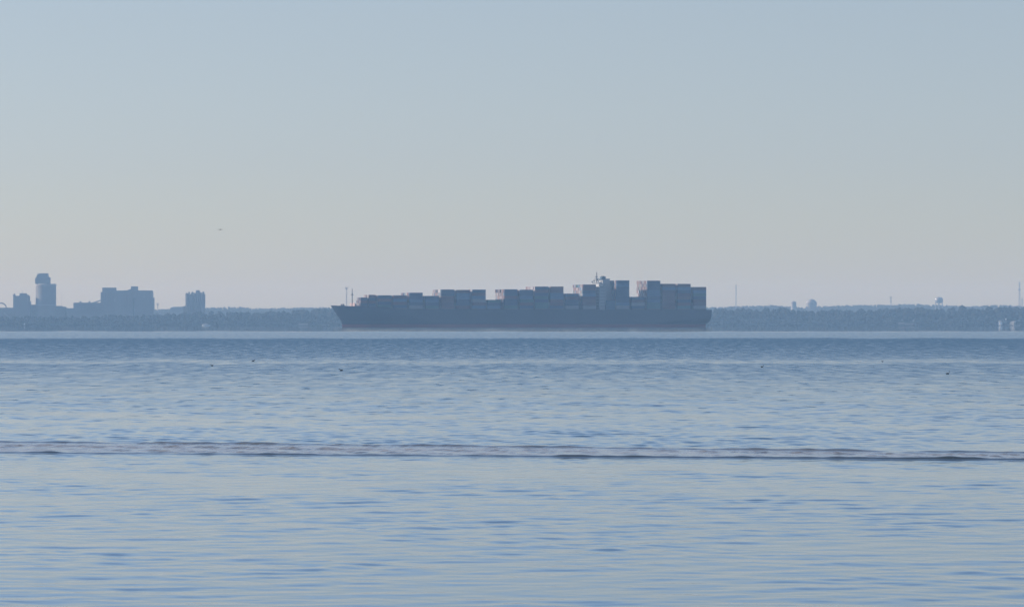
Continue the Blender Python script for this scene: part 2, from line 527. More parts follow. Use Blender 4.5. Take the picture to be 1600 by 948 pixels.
# connecting galleries
t = empty('loading_shed', base(72)); tag(t, 'long low loading shed running along the foot of the round silo tower', 'shed')
m = mbo(72); bx(m, 46, 54.5, 475.8, 24, None, 20); bx(m, 54, 100, 481, 30, None, 38); bx(m, 85, 94, 477.8, 22, None, 24); bx(m, 94, 99.5, 479, 20, None, 24); m.build('wall', M_conc, t)
m = mbo(72); m.tube((WX(93.5, DI) - m.ox, 30, H(478)), (WX(93.5, DI) - m.ox, 30, H(456)), .16); m.build('mast', M_steel, t)
t = empty('quay_shed', base(8)); tag(t, 'low flat shed under the curved pipe at the left edge', 'shed')
m = mbo(8); bx(m, -30, 20.3, 481.3, 30); m.build('wall', M_conc, t)
m = mbo(8); bx(m, -30, 20.8, 480.6, 31, 481.2, -.5); m.build('roof', M_roof, t)
# arched pipe
t = empty('curved_pipe', base(1)); tag(t, 'dark curved overhead pipe arching above the low shed at the left edge', 'pipe')
m = MB(); rr = 8.2 * K; cz = H(481.5)
for k in range(14):
    a0, a1 = math.pi * k / 14, math.pi * (k + 1) / 14
    m.tube((rr * math.cos(a0), 6, cz + rr * math.sin(a0)), (rr * math.cos(a1), 6, cz + rr * math.sin(a1)), 1.0, 1.0, 8)
m.build('arch', M_steel, t)
for sg in (-1, 1):
    m = MB(); m.tube((sg * rr, 6, 0), (sg * rr, 6, cz), .9); m.build('support', M_steel, t)
# sloped pale roof near the arch
t = empty('conveyor_ramp', (WX(9, 6650), 6650, GZ)); tag(t, 'small pale sloping conveyor ramp in front of the low shed at the left edge', 'conveyor')
m = MB(); s_ = 6650 / F
m.tube((-2.5 * s_, 0, WZ(488.5, 6650) - GZ), (5.5 * s_, 0, WZ(495.5, 6650) - GZ), 1.0, 1.0, 8); m.build('belt_housing', M_pale, t)
m = MB(); m.tube((-2.5 * s_, 0, 0), (-2.5 * s_, 0, WZ(489, 6650) - GZ), .3); m.tube((5 * s_, 0, 0), (5 * s_, 0, WZ(495.5, 6650) - GZ), .3); m.build('trestle', M_steel, t)

# D long low mill and conveyor
t = empty('mill_building', base(136)); tag(t, 'long flat-roofed mill with two roof vents and a conveyor climbing to the big block', 'industrial building')
m = mbo(136); bx(m, 113.2, 157.5, 472.6, 34, None, 16); bx(m, 103, 113.2, 481.3, 20, None, 16); m.build('wall', M_conc, t)
for p, q in ((123.5, 470.4), (137.6, 470.3)):
    m = mbo(136); bx(m, p - 1.4, p + 1.4, q, 3, 472.6, 22); m.build('roof_vent', M_steel, t)
m = mbo(136); m.tube((WX(142, DI) - m.ox, 20, H(473.4)), (WX(158.5, DI) - m.ox, 20, H(468.2)), 1.1, 1.1, 8); m.build('conveyor', M_steel, t)
# E big elevator, two blocks bridged at the top
t = empty('grain_elevator', base(198)); tag(t, 'large long grain elevator with a raised left end and bright vertical gap', 'industrial building')
m = mbo(198); bx(m, 157.2, 207.6, 456.2, 34); bx(m, 210.2, 237, 466, 34); m.build('bin_wall', M_conc, t)
m = mbo(198); bx(m, 159.6, 179.3, 449.2, 28, 456.2, 3); m.build('head_house', M_conc, t)
m = mbo(198)
m.prism([(WX(179.3, DI) - m.ox, H(456.2)), (WX(179.3, DI) - m.ox, H(454)), (WX(198, DI) - m.ox, H(453.4)), (WX(204.2, DI) - m.ox, H(451.2)), (WX(204.2, DI) - m.ox, H(456.2))], 4, 28)
bx(m, 204.2, 213.6, 447.3, 24, 456.2, 4); bx(m, 213.6, 236.6, 453.6, 26, 456.2, 4)
m.build('gallery', M_conc, t)
m = mbo(198); bx(m, 207.6, 237, 456.2, 33, 466, .4); m.build('bridge_section', M_conc, t)
m = mbo(198); bx(m, 237, 239.2, 464.8, 26, None, 3); m.build('stair_tower', M_conc, t)
m = mbo(198); bx(m, 224.4, 226, 462.2, .3, 465, -.3 + .4); m.build('pale_panel', M_conc_l, t)  # small pale panel on the bridging section
m = mbo(198); bx(m, 178.4, 180, 465.6, .3, 471.5, -.3); m.build('painted_slit', M_conc_l, t)  # pale panel standing in for a faint bright slit in the wall
m = mbo(198)
for k in range(11):
    p = 162 + k * 4.2
    if p < 206: m.lathe([(2.0 * K, 0), (2.0 * K, H(457.5))], WX(p, DI) - m.ox, 1.75, 14)
m.build('bin_row', M_conc, t)
# F pale shed further off
t = empty('distant_warehouse', (WX(276, 8500), 8500, GZ)); tag(t, 'pale distant warehouse roof between the grain elevator and the vented silo cluster', 'warehouse')
k8 = 8500 / F
m = MB(); m.prism([(-10.5 * k8, 0), (-10.5 * k8, WZ(481.2, 8500) - GZ), (-6 * k8, WZ(479.4, 8500) - GZ), (9 * k8, WZ(479, 8500) - GZ), (12 * k8, WZ(478.2, 8500) - GZ), (12 * k8, 0)], 0, 40); m.build('wall', M_conc, t)
# G silo cluster
t = empty('silo_cluster', base(304)); tag(t, 'square cluster of tall silos with a jagged row of vents on top', 'silo')
m = mbo(304)
for k in range(5):
    for j in range(3):
        m.lathe([(3.1 * K, 0), (3.1 * K, H(459.2))], WX(292.2 + k * 6.1, DI) - m.ox, 3 + j * 6.4, 16)
bx(m, 290, 319, 460, 12, None, 4)
m.build('silo_bank', M_conc, t)
for p0, p1, q in ((289.4, 293, 457.4), (293.6, 296.2, 455.4), (298.2, 302, 455.8), (302, 305.2, 457.2), (305.4, 312, 453.2), (312, 315, 456.5), (315.6, 318.6, 455.2)):
    m = mbo(304); bx(m, p0, p1, q + 1, 5, 459.3, 6); bx(m, p0 + .7, p1 - .7, q, 3, q + 1, 7); m.build('roof_vent', M_steel, t)
m = mbo(304); bx(m, 286, 289.3, 478, 12, None, 5); m.build('lean_to', M_conc, t)

# lattice masts and slender towers
def lattice_mast(px, ytop, dist, label, w0=2.4, arms=(), heads=(), gz=GZ, cat='radio mast', group=None, r=.22):
    z1 = WZ(ytop, dist) - gz
    t = empty('lattice_mast', (WX(px, dist), dist, gz)); tag(t, label, cat, group)
    m = MB(); w1 = w0 * .45
    for sx, sy in ((-1, -1), (1, -1), (1, 1), (-1, 1)):
        m.tube((sx * w0 / 2, sy * w0 / 2, 0), (sx * w1 / 2, sy * w1 / 2, z1), r)
    n = max(6, int(z1 / 4))
    for k in range(n):
        za, zb = z1 * k / n, z1 * (k + 1) / n
        wa, wb_ = (w0 + (w1 - w0) * k / n) / 2, (w0 + (w1 - w0) * (k + 1) / n) / 2
        s = 1 if k % 2 else -1
        m.tube((-s * wa, -wa, za), (s * wb_, -wb_, zb), r * .6, n=4)
        m.tube((-s * wa, wa, za), (s * wb_, wb_, zb), r * .6, n=4)
        m.tube((wa, -s * wa, za), (wb_, s * wb_, zb), r * .6, n=4)
        m.tube((-wa, -s * wa, za), (-wb_, s * wb_, zb), r * .6, n=4)
    m.build('lattice', M_steel, t)
    for y, half, th in arms:
        m = MB(); z = WZ(y, dist) - gz
        m.box(-half, half, -.4, .4, z - th / 2, z + th / 2); m.build('cross_arm', M_steel, t)
    for y, half in heads:
        m = MB(); z = WZ(y, dist) - gz
        for a in range(3):
            ca, sa = math.cos(2.1 * a + .5), math.sin(2.1 * a + .5)
            m.tube((0, 0, z - 1.6), (ca * half, sa * half, z), .2)
            m.box(ca * half - .35, ca * half + .35, sa * half - .35, sa * half + .35, z - 1.0, z + 2.4)
        m.build('antenna_cluster', M_steel, t)
    return t
lattice_mast(541.5, 449.5, 6800, 'slender hazy mast with a forked head standing behind the ship bow', 1.9, ((463.5, 1.0, .5),), ((450.5, 2.2),))
lattice_mast(1150, 444.8, 9500, 'thin pale lattice mast rising from the ridge right of the ship stern', 3.0, ((452, 1.1, 1.2),), gz=25, r=.3)
lattice_mast(1392, 464, 8600, 'short mast with two antenna clusters between the dome and the water tower', 1.6, ((470.5, 1.3, 1.8),), ((464.6, 2.0),), gz=12, r=.28)
lattice_mast(1593, 440.5, 9300, 'tall lattice mast with a cross arm at the right edge', 3.6, ((452.3, 3.4, 1.6), (446, 1.2, 1.4)), gz=18, r=.34)
lattice_mast(1597, 465, 9300, 'small slender mast just right of the tall mast at the right edge', 2.0, ((469, 1.6, 1.2),), gz=18, r=.3)
lattice_mast(246.5, 475, 7800, 'tiny mast between the grain elevator and the distant warehouse', 1.4, (), ((475.6, 1.6),), gz=2)

# tanks and domes on the right-hand ridge
def dome_thing(name, px, p_half, ytop, yspring, dist, label, cat, gz=15.0):
    k_ = dist / F
    t = empty(name, (WX(px, dist), dist, gz)); tag(t, label, cat)
    rr = p_half * k_; zs = WZ(yspring, dist) - gz; zt = WZ(ytop, dist) - gz
    m = MB(); m.lathe([(rr, 0), (rr, zs)], n=32); m.build('tank_wall', M_pale, t, smooth=False)
    pr = [(rr * 1.03, zs)] + [(rr * 1.03 * math.cos(a), zs + (zt - zs) * math.sin(a)) for a in np.linspace(0.12, 1.5, 9)]
    m = MB(); m.lathe(pr, n=32); m.build('domed_roof', M_pale, t, smooth=True)
    m = MB(); m.tube((0, 0, zt), (0, 0, zt + 1.2), .5); m.build('vent', M_steel, t)
    return t
dome_thing('domed_silo', 1240, 4.2, 470.4, 473.2, 8800, 'small domed silo left of the wide dome on the right ridge', 'silo')
dome_thing('domed_tank', 1267.5, 8.6, 467.0, 474.6, 8800, 'wide domed tank rising above the treetops right of the small silo', 'tank')
# water tower
Dw = 8800; kw = Dw / F; gz = 15
t = empty('water_tower', (WX(1467, Dw), Dw, gz)); tag(t, 'water tower with a rounded tank on legs above the right treetops', 'water tower')
rt = 6.5 * kw; zc = WZ(469.2, Dw) - gz
pr = [(rt * .35, zc - 4.3 * kw), (rt * .8, zc - 3.7 * kw), (rt, zc - 2 * kw), (rt, zc + 1.2 * kw), (rt * .92, zc + 3 * kw), (rt * .7, zc + 4.5 * kw), (rt * .35, zc + 5.1 * kw), (.3, zc + 5.3 * kw)]
tank_mat = mat('water_tank_paint', (0.30, 0.31, 0.31), 0.2, 0.05, 0.1)
m = MB(); m.lathe(pr, n=32); m.build('tank', tank_mat, t, smooth=True)
m = MB(); m.lathe([(rt * .16, 0), (rt * .16, zc - 4 * kw)], n=12); m.build('riser_pipe', M_pale, t)
for k in range(6):
    a = 2 * math.pi * k / 6 + .3
    m = MB(); m.tube((rt * 1.0 * math.cos(a), rt * 1.0 * math.sin(a), 0), (rt * .9 * math.cos(a), rt * .9 * math.sin(a), zc - 2 * kw), .42); m.build('leg', M_pale, t)
m = MB(); m.tube((0, 0, zc + 5.2 * kw), (0, 0, zc + 6.2 * kw), .3); m.build('vent', M_steel, t)

# small pale things on the near shore
DS = 6510.0; ksh = DS / F
def shz(py): return WZ(py, DS)
# white house
t = empty('white_house', (WX(1561.5, DS), DS, 1.0)); t.rotation_euler = (0, 0, R(-62)); tag(t, 'narrow bright white house by the water near the right edge', 'house')
hw = 2.6 * ksh
m = MB(); m.box(-hw * 1.5, hw * 1.5, 0, 2.6, 0, shz(502.2) - 1); m.build('wall', M_white, t)
m = MB(); m.prism([(-hw * 1.5 - .4, shz(502.19) - 1), (0, shz(500.2) - 1), (hw * 1.5 + .4, shz(502.19) - 1)], -.4, 3.0); m.build('roof', M_pale, t)
for z in (1.6, 4.6):
    m = MB(); m.box(-.5, .5, -.06, -.005, z, z + 1.1); m.build('window', M_glass, t)
t = empty('slant_roof_house', (WX(1582, DS), DS, 1.0)); t.rotation_euler = (0, 0, R(-40)); tag(t, 'pale house with a long slanting roof right of the white house', 'house')
m = MB(); m.prism([(-4.6 * ksh, 0), (-4.6 * ksh, shz(506.4) - 1), (-2.4 * ksh, shz(502.8) - 1), (4.8 * ksh, shz(502.2) - 1), (1.8 * ksh, shz(505.6) - 1), (3.0 * ksh, shz(510) - 1), (3.0 * ksh, 0)], 0, 4); m.build('wall', M_pale, t)
m = MB(); m.prism([(-5.0 * ksh, shz(506.3) - 1), (-2.4 * ksh, shz(502.3) - 1), (5.4 * ksh, shz(501.6) - 1), (4.9 * ksh, shz(502.1) - 1), (-2.3 * ksh, shz(502.8) - 1), (-4.6 * ksh, shz(506.6) - 1)], -.6, 4.6); m.build('roof', M_white, t)
m = MB(); m.box(-2.6 * ksh, -.8 * ksh, -.06, -.005, shz(508.6) - 1, shz(506.8) - 1); m.build('window', M_glass, t)
t = empty('shore_lamp', (WX(1572.2, DS), DS + 4, 1.0)); tag(t, 'small pale globe lamp on a post between the two right-hand houses', 'street lamp')
m = MB(); m.tube((0, 0, 0), (0, 0, shz(499.4) - 1), .12); m.build('post', M_steel, t)
m = MB(); m.add([tuple(Vector(v) * .95 + Vector((0, 0, shz(498.6) - 1))) for v in ICO_V], [tuple(int(i) for i in f) for f in ICO_F]); m.build('globe', M_white, t, smooth=True)
# long pale sheds
def shed(px0, px1, ytop, label, m_, yr=None, dist=DS):
    t = empty('boathouse', (WX((px0 + px1) / 2, dist), dist, 1.0)); tag(t, label, 'boathouse')
    h2 = (px1 - px0) / 2 * ksh; z = WZ(ytop, dist) - 1
    m = MB(); m.box(-h2, h2, 0, 10, 0, z * .72); m.build('wall', m_, t)
    m = MB(); m.prism_yz([(-.5, z * .72 + .003), (5, z), (10.5, z * .72 + .003)], -h2 - .4, h2 + .4); m.build('roof', M_roof, t)
    m = MB(); m.box(-h2 * .25, h2 * .15, -.08, -.005, .2, z * .4); m.build('door', M_roof, t)
shed(466, 481, 505.2, 'faint low boathouse on the shore left of the ship bow', M_shed)
shed(1404, 1413, 503.6, 'tall faint boathouse on the shore right of the ship', M_shed)
shed(1414, 1428, 505.0, 'wide faint boathouse beside the tall one on the right shore', M_shed)
shed(502, 509, 507, 'tiny faint boathouse on the shore just left of the bow', M_shed)
# moored white-hulled yacht / tented boat
t = empty('covered_boat', (WX(322, 6440), 6440, 0)); tag(t, 'pale dome-shaped covered boat lying off the left shore', 'boat')
kb = 6440 / F
m = MB()
N = 14
vs = []; fs = []
for i in range(N + 1):
    u = -1 + 2 * i / N
    wv = (1 - abs(u) ** 3.2) * 2.6 + .05
    vs += [(u * 6.6 * kb, -wv, .9), (u * 6.2 * kb, -wv * .6, -.4), (u * 6.2 * kb, wv * .6, -.4), (u * 6.6 * kb, wv, .9)]
for i in range(N):
    a = i * 4
    for j in range(3): fs.append((a + j, a + j + 4, a + j + 5, a + j + 1))
m.add(vs, fs).build('hull', M_white, t)
m = MB(); vs = []; fs = []
for i in range(N + 1):
    u = -1 + 2 * i / N
    wv = (1 - abs(u) ** 3.2) * 2.5 + .05; hz = (1 - u * u) ** .6 * 1.9
    for j in range(7):
        a = math.pi * j / 6
        vs.append((u * 6.4 * kb, -wv * math.cos(a), .92 + hz * math.sin(a)))
for i in range(N):
    for j in range(6): fs.append((i * 7 + j, i * 7 + j + 1, (i + 1) * 7 + j + 1, (i + 1) * 7 + j))
m.add(vs, fs).build('canopy', M_pale, t, smooth=True)
# small channel marker
t = empty('channel_marker', (WX(38.3, 6400), 6400, 0)); tag(t, 'tiny pale channel marker on a pile off the far left shore', 'marker')
m = MB(); m.tube((0, 0, -2), (0, 0, 4.0), .3); m.build('pile', M_steel, t)
m = MB(); m.box(-1.0, 1.0, -.5, -.38, 1.6, 3.8); m.build('board', M_white, t)

# ---------------------------------------------------------------- container ship
TH = R(12.8)
FA = Vector((math.cos(TH), math.sin(TH), 0))          # bow -> stern
PO = Vector((math.sin(TH), -math.cos(TH), 0))         # to port (towards us)
BOWD = 3962.0
BOW = Vector((WX(516.4, BOWD), BOWD, 0))
def a_of(px, s):
    """distance aft of the bow tip of the point that shows at photo column px, s metres to port"""
    c = (px - 800) / F
    # (BOW.x + a FAx + s POx) = c (BOW.y + a FAy + s POy)
    return (c * (BOW.y + s * PO.y) - BOW.x - s * PO.x) / (FA.x - c * FA.y)
def dist_of(a, s): return BOW.y + a * FA.y + s * PO.y
def z_of(py, a, s): return WZ(py, dist_of(a, s))
SHIP_ROT = TH                                          # local x = aft, local y = starboard
ship = empty('container_ship', BOW); ship.rotation_euler = (0, 0, SHIP_ROT)
tag(ship, 'huge dark-hulled container ship lying broadside with bow to the left', 'ship')
HB = 21.4
LEN = a_of(1112, 20.0)
M_hull = mat('dark_hull_paint', (0.020, 0.030, 0.050), 0.45, 0.2, 0.05, streak=True)
M_boot = mat('red_bottom_paint', (0.22, 0.040, 0.040), 0.6, 0.2, 0.05)
M_deck = mat('deck_paint', (0.10, 0.045, 0.035), 0.8, 0.2, 0.1)
M_pane = mat('dim_window', (0.14, 0.15, 0.16), 0.2, 0.1, 0.2)
M_sup = mat('cream_superstructure', (0.36, 0.36, 0.34), 0.5, 0.06, 0.1)
M_lash = mat('lashing_steel', (0.09, 0.08, 0.07), 0.7, 0.2, 0.3)
M_mastp = mat('mast_buff_paint', (0.10, 0.085, 0.07), 0.6, 0.1, 0.3)

def deck_z(a):
    return float(np.interp(a, [0, 14, 30, 48, 60, LEN], [19.8, 19.2, 18.7, 18.3, 16.3, 16.0]))
a_wl = a_of(535, 0)
def stem_a(z):      # raked, slightly curved stem
    p = [(-2, a_wl + .3), (0, a_wl), (5, a_wl - 0.8), (9, a_wl - 3.6), (14, a_wl - 7.0), (19.8, 0)]
    return float(np.interp(z, [q[0] for q in p], [q[1] for q in p]))
SG = ([-2, 0, 2.7, 3.8, 6, 9, 12.5, 16], [.60, .62, .68, .80, .90, .95, .97, .97])
def end_a(z):
    px = np.interp(z, [-2, 0, 2.7, 3.3, 3.9, 5.6, 8, 10.5, 13, 16], [1102.0, 1102.4, 1102.8, 1104.4, 1106.4, 1108.6, 1110.6, 1111.6, 1112.1, 1112.2])
    return float(a_of(px, HB * np.interp(z, *SG)))
def half(z, a):
    zz = min(1, max(0, z / 16.5))
    lb = 95 - 45 * zz
    t_ = max(0.0, min(1.0, (a - stem_a(z)) / lb))
    f = (1 - (1 - t_) ** 2) ** (0.95 - 0.30 * zz)
    ls = 60 - 25 * zz
    e = max(0.0, min(1.0, (end_a(z) - a) / ls))
    g0 = float(np.interp(z, *SG)); g = g0 + (1 - g0) * (1 - (1 - e) ** 2)
    return HB * f * g
def hull_part(levels, name, m_):
    mb = MB(); NS = 90
    us = [(i / NS) for i in range(NS + 1)]
    us = [u ** 1.0 for u in us]
    us = sorted(set(us + [0.003, 0.006, 0.016, 0.99, 0.997]))
    n = len(us)
    for side_ in (-1, 1):
        vs = []; fs = []
        for lv in levels:
            for u in us:
                if lv == 'deck':
                    a = 0 + u * LEN; z = deck_z(a); 
                    a = stem_a(z) + u * (LEN - stem_a(z)); z = deck_z(a)
                    y = half(z, a)
                elif lv == 'bul':
                    a = 0 + u * LEN; z = deck_z(a); y = half(z, a)
                else:
                    z = lv; a = stem_a(z) + u * (end_a(z) - stem_a(z)); y = half(z, a)
                vs.append((a, side_ * y, z))
        for j in range(len(levels) - 1):
            for i in range(n - 1):
                q = (j * n + i, j * n + i + 1, (j + 1) * n + i + 1, (j + 1) * n + i)
                fs.append(q if side_ < 0 else q[::-1])
        mb.add(vs, fs)
    # transom
    vs = []; 
    for lv in levels:
        z = deck_z(LEN) if lv == 'deck' else lv
        a = end_a(z); y = half(z, a)
        vs += [(a, -y, z), (a, y, z)]
    fs = [(2 * j, 2 * j + 1, 2 * j + 3, 2 * j + 2) for j in range(len(levels) - 1)]
    mb.add(vs, fs)
    return mb.build(name, m_, ship)
hull_part([2.7, 3.3, 3.9, 5.6, 8, 10.5, 13, 14.8, 'deck'], 'hull', M_hull)
hull_part([-2.0, 0.0, 1.5, 2.7], 'bottom_paint', M_boot)
# deck plate
mb = MB(); vs = []; fs = []
NS = 80
for i in range(NS + 1):
    a = 0.2 + (LEN - .4) * i / NS; z = deck_z(a) - .35; y = max(.02, half(deck_z(a), a) - .05)
    vs += [(a, -y, z), (a, y, z)]
for i in range(NS): fs.append((2 * i, 2 * i + 2, 2 * i + 3, 2 * i + 1))
mb.add(vs, fs).build('deck', M_deck, ship)
# breakwater on the forecastle
a_b = a_of(552.5, 6)
mb = MB(); mb.box(a_b, a_b + .5, -11.5, 11.5, deck_z(a_b) - .3, deck_z(a_b) + 3.1)
for k in range(8):
    yy = -10.5 + 3 * k
    mb.prism([(a_b + .5, deck_z(a_b) - .3), (a_b + 3.2, deck_z(a_b) - .3), (a_b + .5, deck_z(a_b) + 2.6)], yy - .1, yy + .1)
mb.build('breakwater', mat('breakwater_paint', (0.42, 0.30, 0.27), 0.7, 0.15, 0.2), ship)
# foremast
a_m = a_of(550.3, 0); zd = deck_z(a_m)
mb = MB(); mb.tube((a_m, 0, zd - .3), (a_m, 0, z_of(452.5, a_m, 0)), .55, .28, 10); mb.build('foremast', M_mastp, ship)
fm = ship.children[-1] if False else COL.objects['foremast']
mb = MB(); z1 = z_of(461, a_m, 0)
mb.box(a_m - 1.2, a_m + 1.2, -1.9, 1.9, z1, z1 + .35); mb.box(a_m - .5, a_m + .5, -.8, .8, z1 + .35, z1 + 1.5)
mb.build('platform', M_mastp, fm)
mb = MB(); mb.tube((a_m, -1.5, z_of(455.5, a_m, 0)), (a_m, 1.5, z_of(455.5, a_m, 0)), .15); mb.build('crosstree', M_mastp, fm)
mb = MB(); mb.box(a_m - .3, a_m + .3, -.4, .4, z_of(452.5, a_m, 0), z_of(451.2, a_m, 0)); mb.build('navigation_light', M_mastp, fm)
# windlasses
for sgn in (-1, 1):
    mb = MB(); aw = a_m - 9
    mb.box(aw - 1.5, aw + 1.5, sgn * 4 - 1.3, sgn * 4 + 1.3, deck_z(aw) - .35, deck_z(aw) + .3)
    mb.tube((aw, sgn * 4 - 1.6, deck_z(aw) + 1.0), (aw, sgn * 4 + 1.6, deck_z(aw) + 1.0), .8, .8, 12); mb.build('windlass', M_mastp, ship)

# bays of containers: (photo column of the front end at the port side, length m, tiers, rows, s of the port face, tier height, base line)
TL = 12.19; TW = 2.44; RP = 2.52
bays = [
    # px,  len,  tiers, rows, th
    (563.6, 6.06, 3, 9, 2.6),
    (576.6, 6.06, 4, 10, 2.6),
    (590.9, TL, 4, 13, 2.9),
    (615.0, TL, 4, 15, 2.9),
    (640.0, TL, 5, 16, 2.9),
    (665.3, TL, 4, 16, 2.9),
    (689.6, TL, 6, 16, 2.9),
    (713.4, TL, 6, 16, 2.85),
    (738.6, TL, 6, 16, 2.9),
    (762.0, TL, 3, 16, 2.7),
    (788.4, TL, 6, 16, 2.95),
    (812.6, TL, 6, 16, 2.9),
    (836.4, TL, 7, 16, 2.9),
    (860.2, TL, 7, 16, 2.9),
    (884.0, TL, 5, 16, 2.78),
    (911.0, TL, 8, 16, 2.78),
    (963.3, TL, 9, 16, 2.9),
    (987.2, TL, 4, 16, 2.75),
    (1011.8, TL, 9, 16, 2.88),
    (1035.3, TL, 8, 16, 2.88),
    (1059.2, TL, 8, 16, 2.88),
    (1083.6, TL, 7, 16, 2.88),
]
COLS = {'rust red': (0.16, 0.075, 0.062), 'dark blue': (0.030, 0.058, 0.110), 'green': (0.045, 0.120, 0.105),
        'maroon': (0.115, 0.045, 0.046), 'grey': (0.27, 0.26, 0.25), 'orange': (0.27, 0.16, 0.115),
        'light blue': (0.08, 0.15, 0.23), 'white': (0.40, 0.385, 0.37)}
CN = list(COLS)
M_cont = {c: mat('container_' + c.replace(' ', '_'), COLS[c], 0.55, 0.14, 0.35) for c in CN}

def container_mesh(length, height, color):
    """corrugated steel box, x = length, y = width, origin at the bottom centre"""
    mb = MB(); hl, hw_ = length / 2, TW / 2
    z0, z1 = 0.02, height - 0.03
    # corner posts and rails
    for sx in (-1, 1):
        for sy in (-1, 1):
            x = sx * (hl - .08); y = sy * (hw_ - .08)
            mb.box(x - .08, x + .08, y - .08, y + .08, z0, z1)
    for sy in (-1, 1):
        y = sy * (hw_ - .05)
        mb.box(-hl + .16, hl - .16, y - .045, y + .045, z0, z0 + .16)
        mb.box(-hl + .16, hl - .16, y - .045, y + .045, z1 - .12, z1)
    # corrugated sides
    n = int(length / .42)
    for sy in (-1, 1):
        vs = []; fs = []
        for i in range(n * 2 + 1):
            x = -hl + .16 + (length - .32) * i / (n * 2)
            y = sy * (hw_ - (.03 if (i // 1) % 2 else .085))
            vs += [(x, y, z0 + .1), (x, y, z1 - .06)]
        for i in range(n * 2): fs.append((2 * i, 2 * i + 2, 2 * i + 3, 2 * i + 1))
        mb.add(vs, fs)
    # front wall corrugated, doors aft with lock rods
    vs = []; fs = []
    for i in range(13):
        y = -hw_ + .16 + (TW - .32) * i / 12
        x = -hl + (.04 if i % 2 else .09)
        vs += [(x, y, z0 + .05), (x, y, z1 - .05)]
    for i in range(12): fs.append((2 * i, 2 * i + 1, 2 * i + 3, 2 * i + 2))
    mb.add(vs, fs)
    mb.box(hl - .10, hl - .045, -hw_ + .17, -.012, z0 + .05, z1 - .05)
    mb.box(hl - .10, hl - .045, .012, hw_ - .17, z0 + .05, z1 - .05)
    for y in (-.8, -.35, .35, .8): mb.box(hl - .044, hl - .01, y - .02, y + .02, z0 + .1, z1 - .1)
    for y0, y1 in ((-hw_ + .17, hw_ - .17),):
        mb.box(-hl + .17, hl - .17, y0, y1, z1 - .055, z1 - .02)
        mb.box(-hl + .17, hl - .17, y0, y1, z0 + .01, z0 + .06)
        mb.box(-hl + .10, -hl + .16, y0, y1, z1 - .10, z1 - .01)
    me = bpy.data.meshes.new('container')
    me.from_pydata(mb.v, [], mb.f); me.materials.append(M_cont[color]); me.update()
    return me
MESHES = {}
def cmesh(length, height, color):
    k = (length, height, color)
    if k not in MESHES: MESHES[k] = container_mesh(length, height, color)
    return MESHES[k]

ordinal = ['first', 'second', 'third', 'fourth', 'fifth', 'sixth', 'seventh', 'eighth', 'ninth', 'tenth', 'eleventh', 'twelfth',
           'thirteenth', 'fourteenth', 'fifteenth', 'sixteenth', 'seventeenth', 'eighteenth', 'nineteenth', 'twentieth',
           'twenty-first', 'twenty-second']
# port-side colours seen in the photo, bottom tier first
port_cols = {
    0: ['dark blue', 'maroon', 'dark blue'], 1: ['dark blue', 'maroon', 'dark blue', 'maroon'],
    2: ['green', 'dark blue', 'rust red', 'dark blue'], 3: ['dark blue', 'maroon', 'light blue', 'maroon'],
    4: ['grey', 'dark blue', 'light blue', 'dark blue', 'dark blue'], 5: ['green', 'dark blue', 'light blue', 'dark blue'],
    6: ['rust red', 'maroon', 'rust red', 'rust red', 'dark blue', 'dark blue'], 7: ['maroon', 'dark blue', 'dark blue', 'light blue', 'light blue', 'maroon'],
    8: ['light blue', 'maroon', 'grey', 'light blue', 'maroon', 'dark blue'], 9: ['light blue', 'dark blue', 'green'],
    10: ['green', 'dark blue', 'dark blue', 'maroon', 'dark blue', 'dark blue'], 11: ['dark blue', 'maroon', 'green', 'light blue', 'dark blue', 'dark blue'],
    12: ['green', 'green', 'dark blue', 'green', 'dark blue', 'maroon', 'dark blue'], 13: ['dark blue', 'maroon', 'rust red', 'light blue', 'light blue', 'maroon', 'rust red'],
    14: ['grey', 'dark blue', 'dark blue', 'maroon', 'dark blue'], 15: ['grey', 'maroon', 'rust red', 'maroon', 'light blue', 'dark blue', 'maroon', 'maroon'],
    16: ['grey', 'light blue', 'dark blue', 'dark blue', 'dark blue', 'dark blue', 'dark blue', 'light blue', 'dark blue'], 17: ['dark blue', 'grey', 'maroon', 'dark blue'],
    18: ['green', 'green', 'light blue', 'dark blue', 'light blue', 'light blue', 'dark blue', 'dark blue', 'dark blue'],
    19: ['rust red', 'maroon', 'rust red', 'rust red', 'rust red', 'maroon', 'light blue', 'maroon'],
    20: ['green', 'maroon', 'dark blue', 'rust red', 'maroon', 'dark blue', 'light blue', 'maroon'],
    21: ['grey', 'maroon', 'maroon', 'dark blue', 'green', 'light blue', 'maroon'],
}
cells = []        # (bay, row, tier, ...)
tops = []
weights = np.array([.22, .10, .04, .12, .28, .05, .05, .14]); weights /= weights.sum()
for bi, (px, ln, tiers, rows, th) in enumerate(bays):
    s_port = rows * RP / 2
    a0 = a_of(px, s_port)
    b0 = max(16.9, deck_z(a0) + .2) if bi > 1 else deck_z(a0) + .4
    if bi == 2: b0 = 17.4
    top = []
    for r_ in range(rows):
        tt = tiers
        if tiers >= 5 and r_ in (0, rows - 1) and bi in (12, 16, 18, 21): tt = tiers
        if r_ >= 5 and rng.random() < .10 and bi not in (18, 19): tt = max(2, tiers - 1)
        top.append(tt)
        for k in range(tt):
            c = port_cols[bi][k] if r_ == 0 else CN[rng.choice(len(CN), p=weights)]
            if r_ > 0 and bi == 15: c = ['rust red', 'white', 'grey', 'orange', 'maroon', 'green', 'light blue'][rng.integers(7)]
            cells.append(dict(bay=bi, row=r_, tier=k, a=a0 + ln / 2, s=s_port - RP * (r_ + .5), z=b0 + k * th, ln=ln, th=th, col=c))
    tops.append((a0, b0, top, th, rows))
ztop = lambda bi, r_: tops[bi][1] + tops[bi][2][min(r_, tops[bi][4] - 1)] * tops[bi][3]
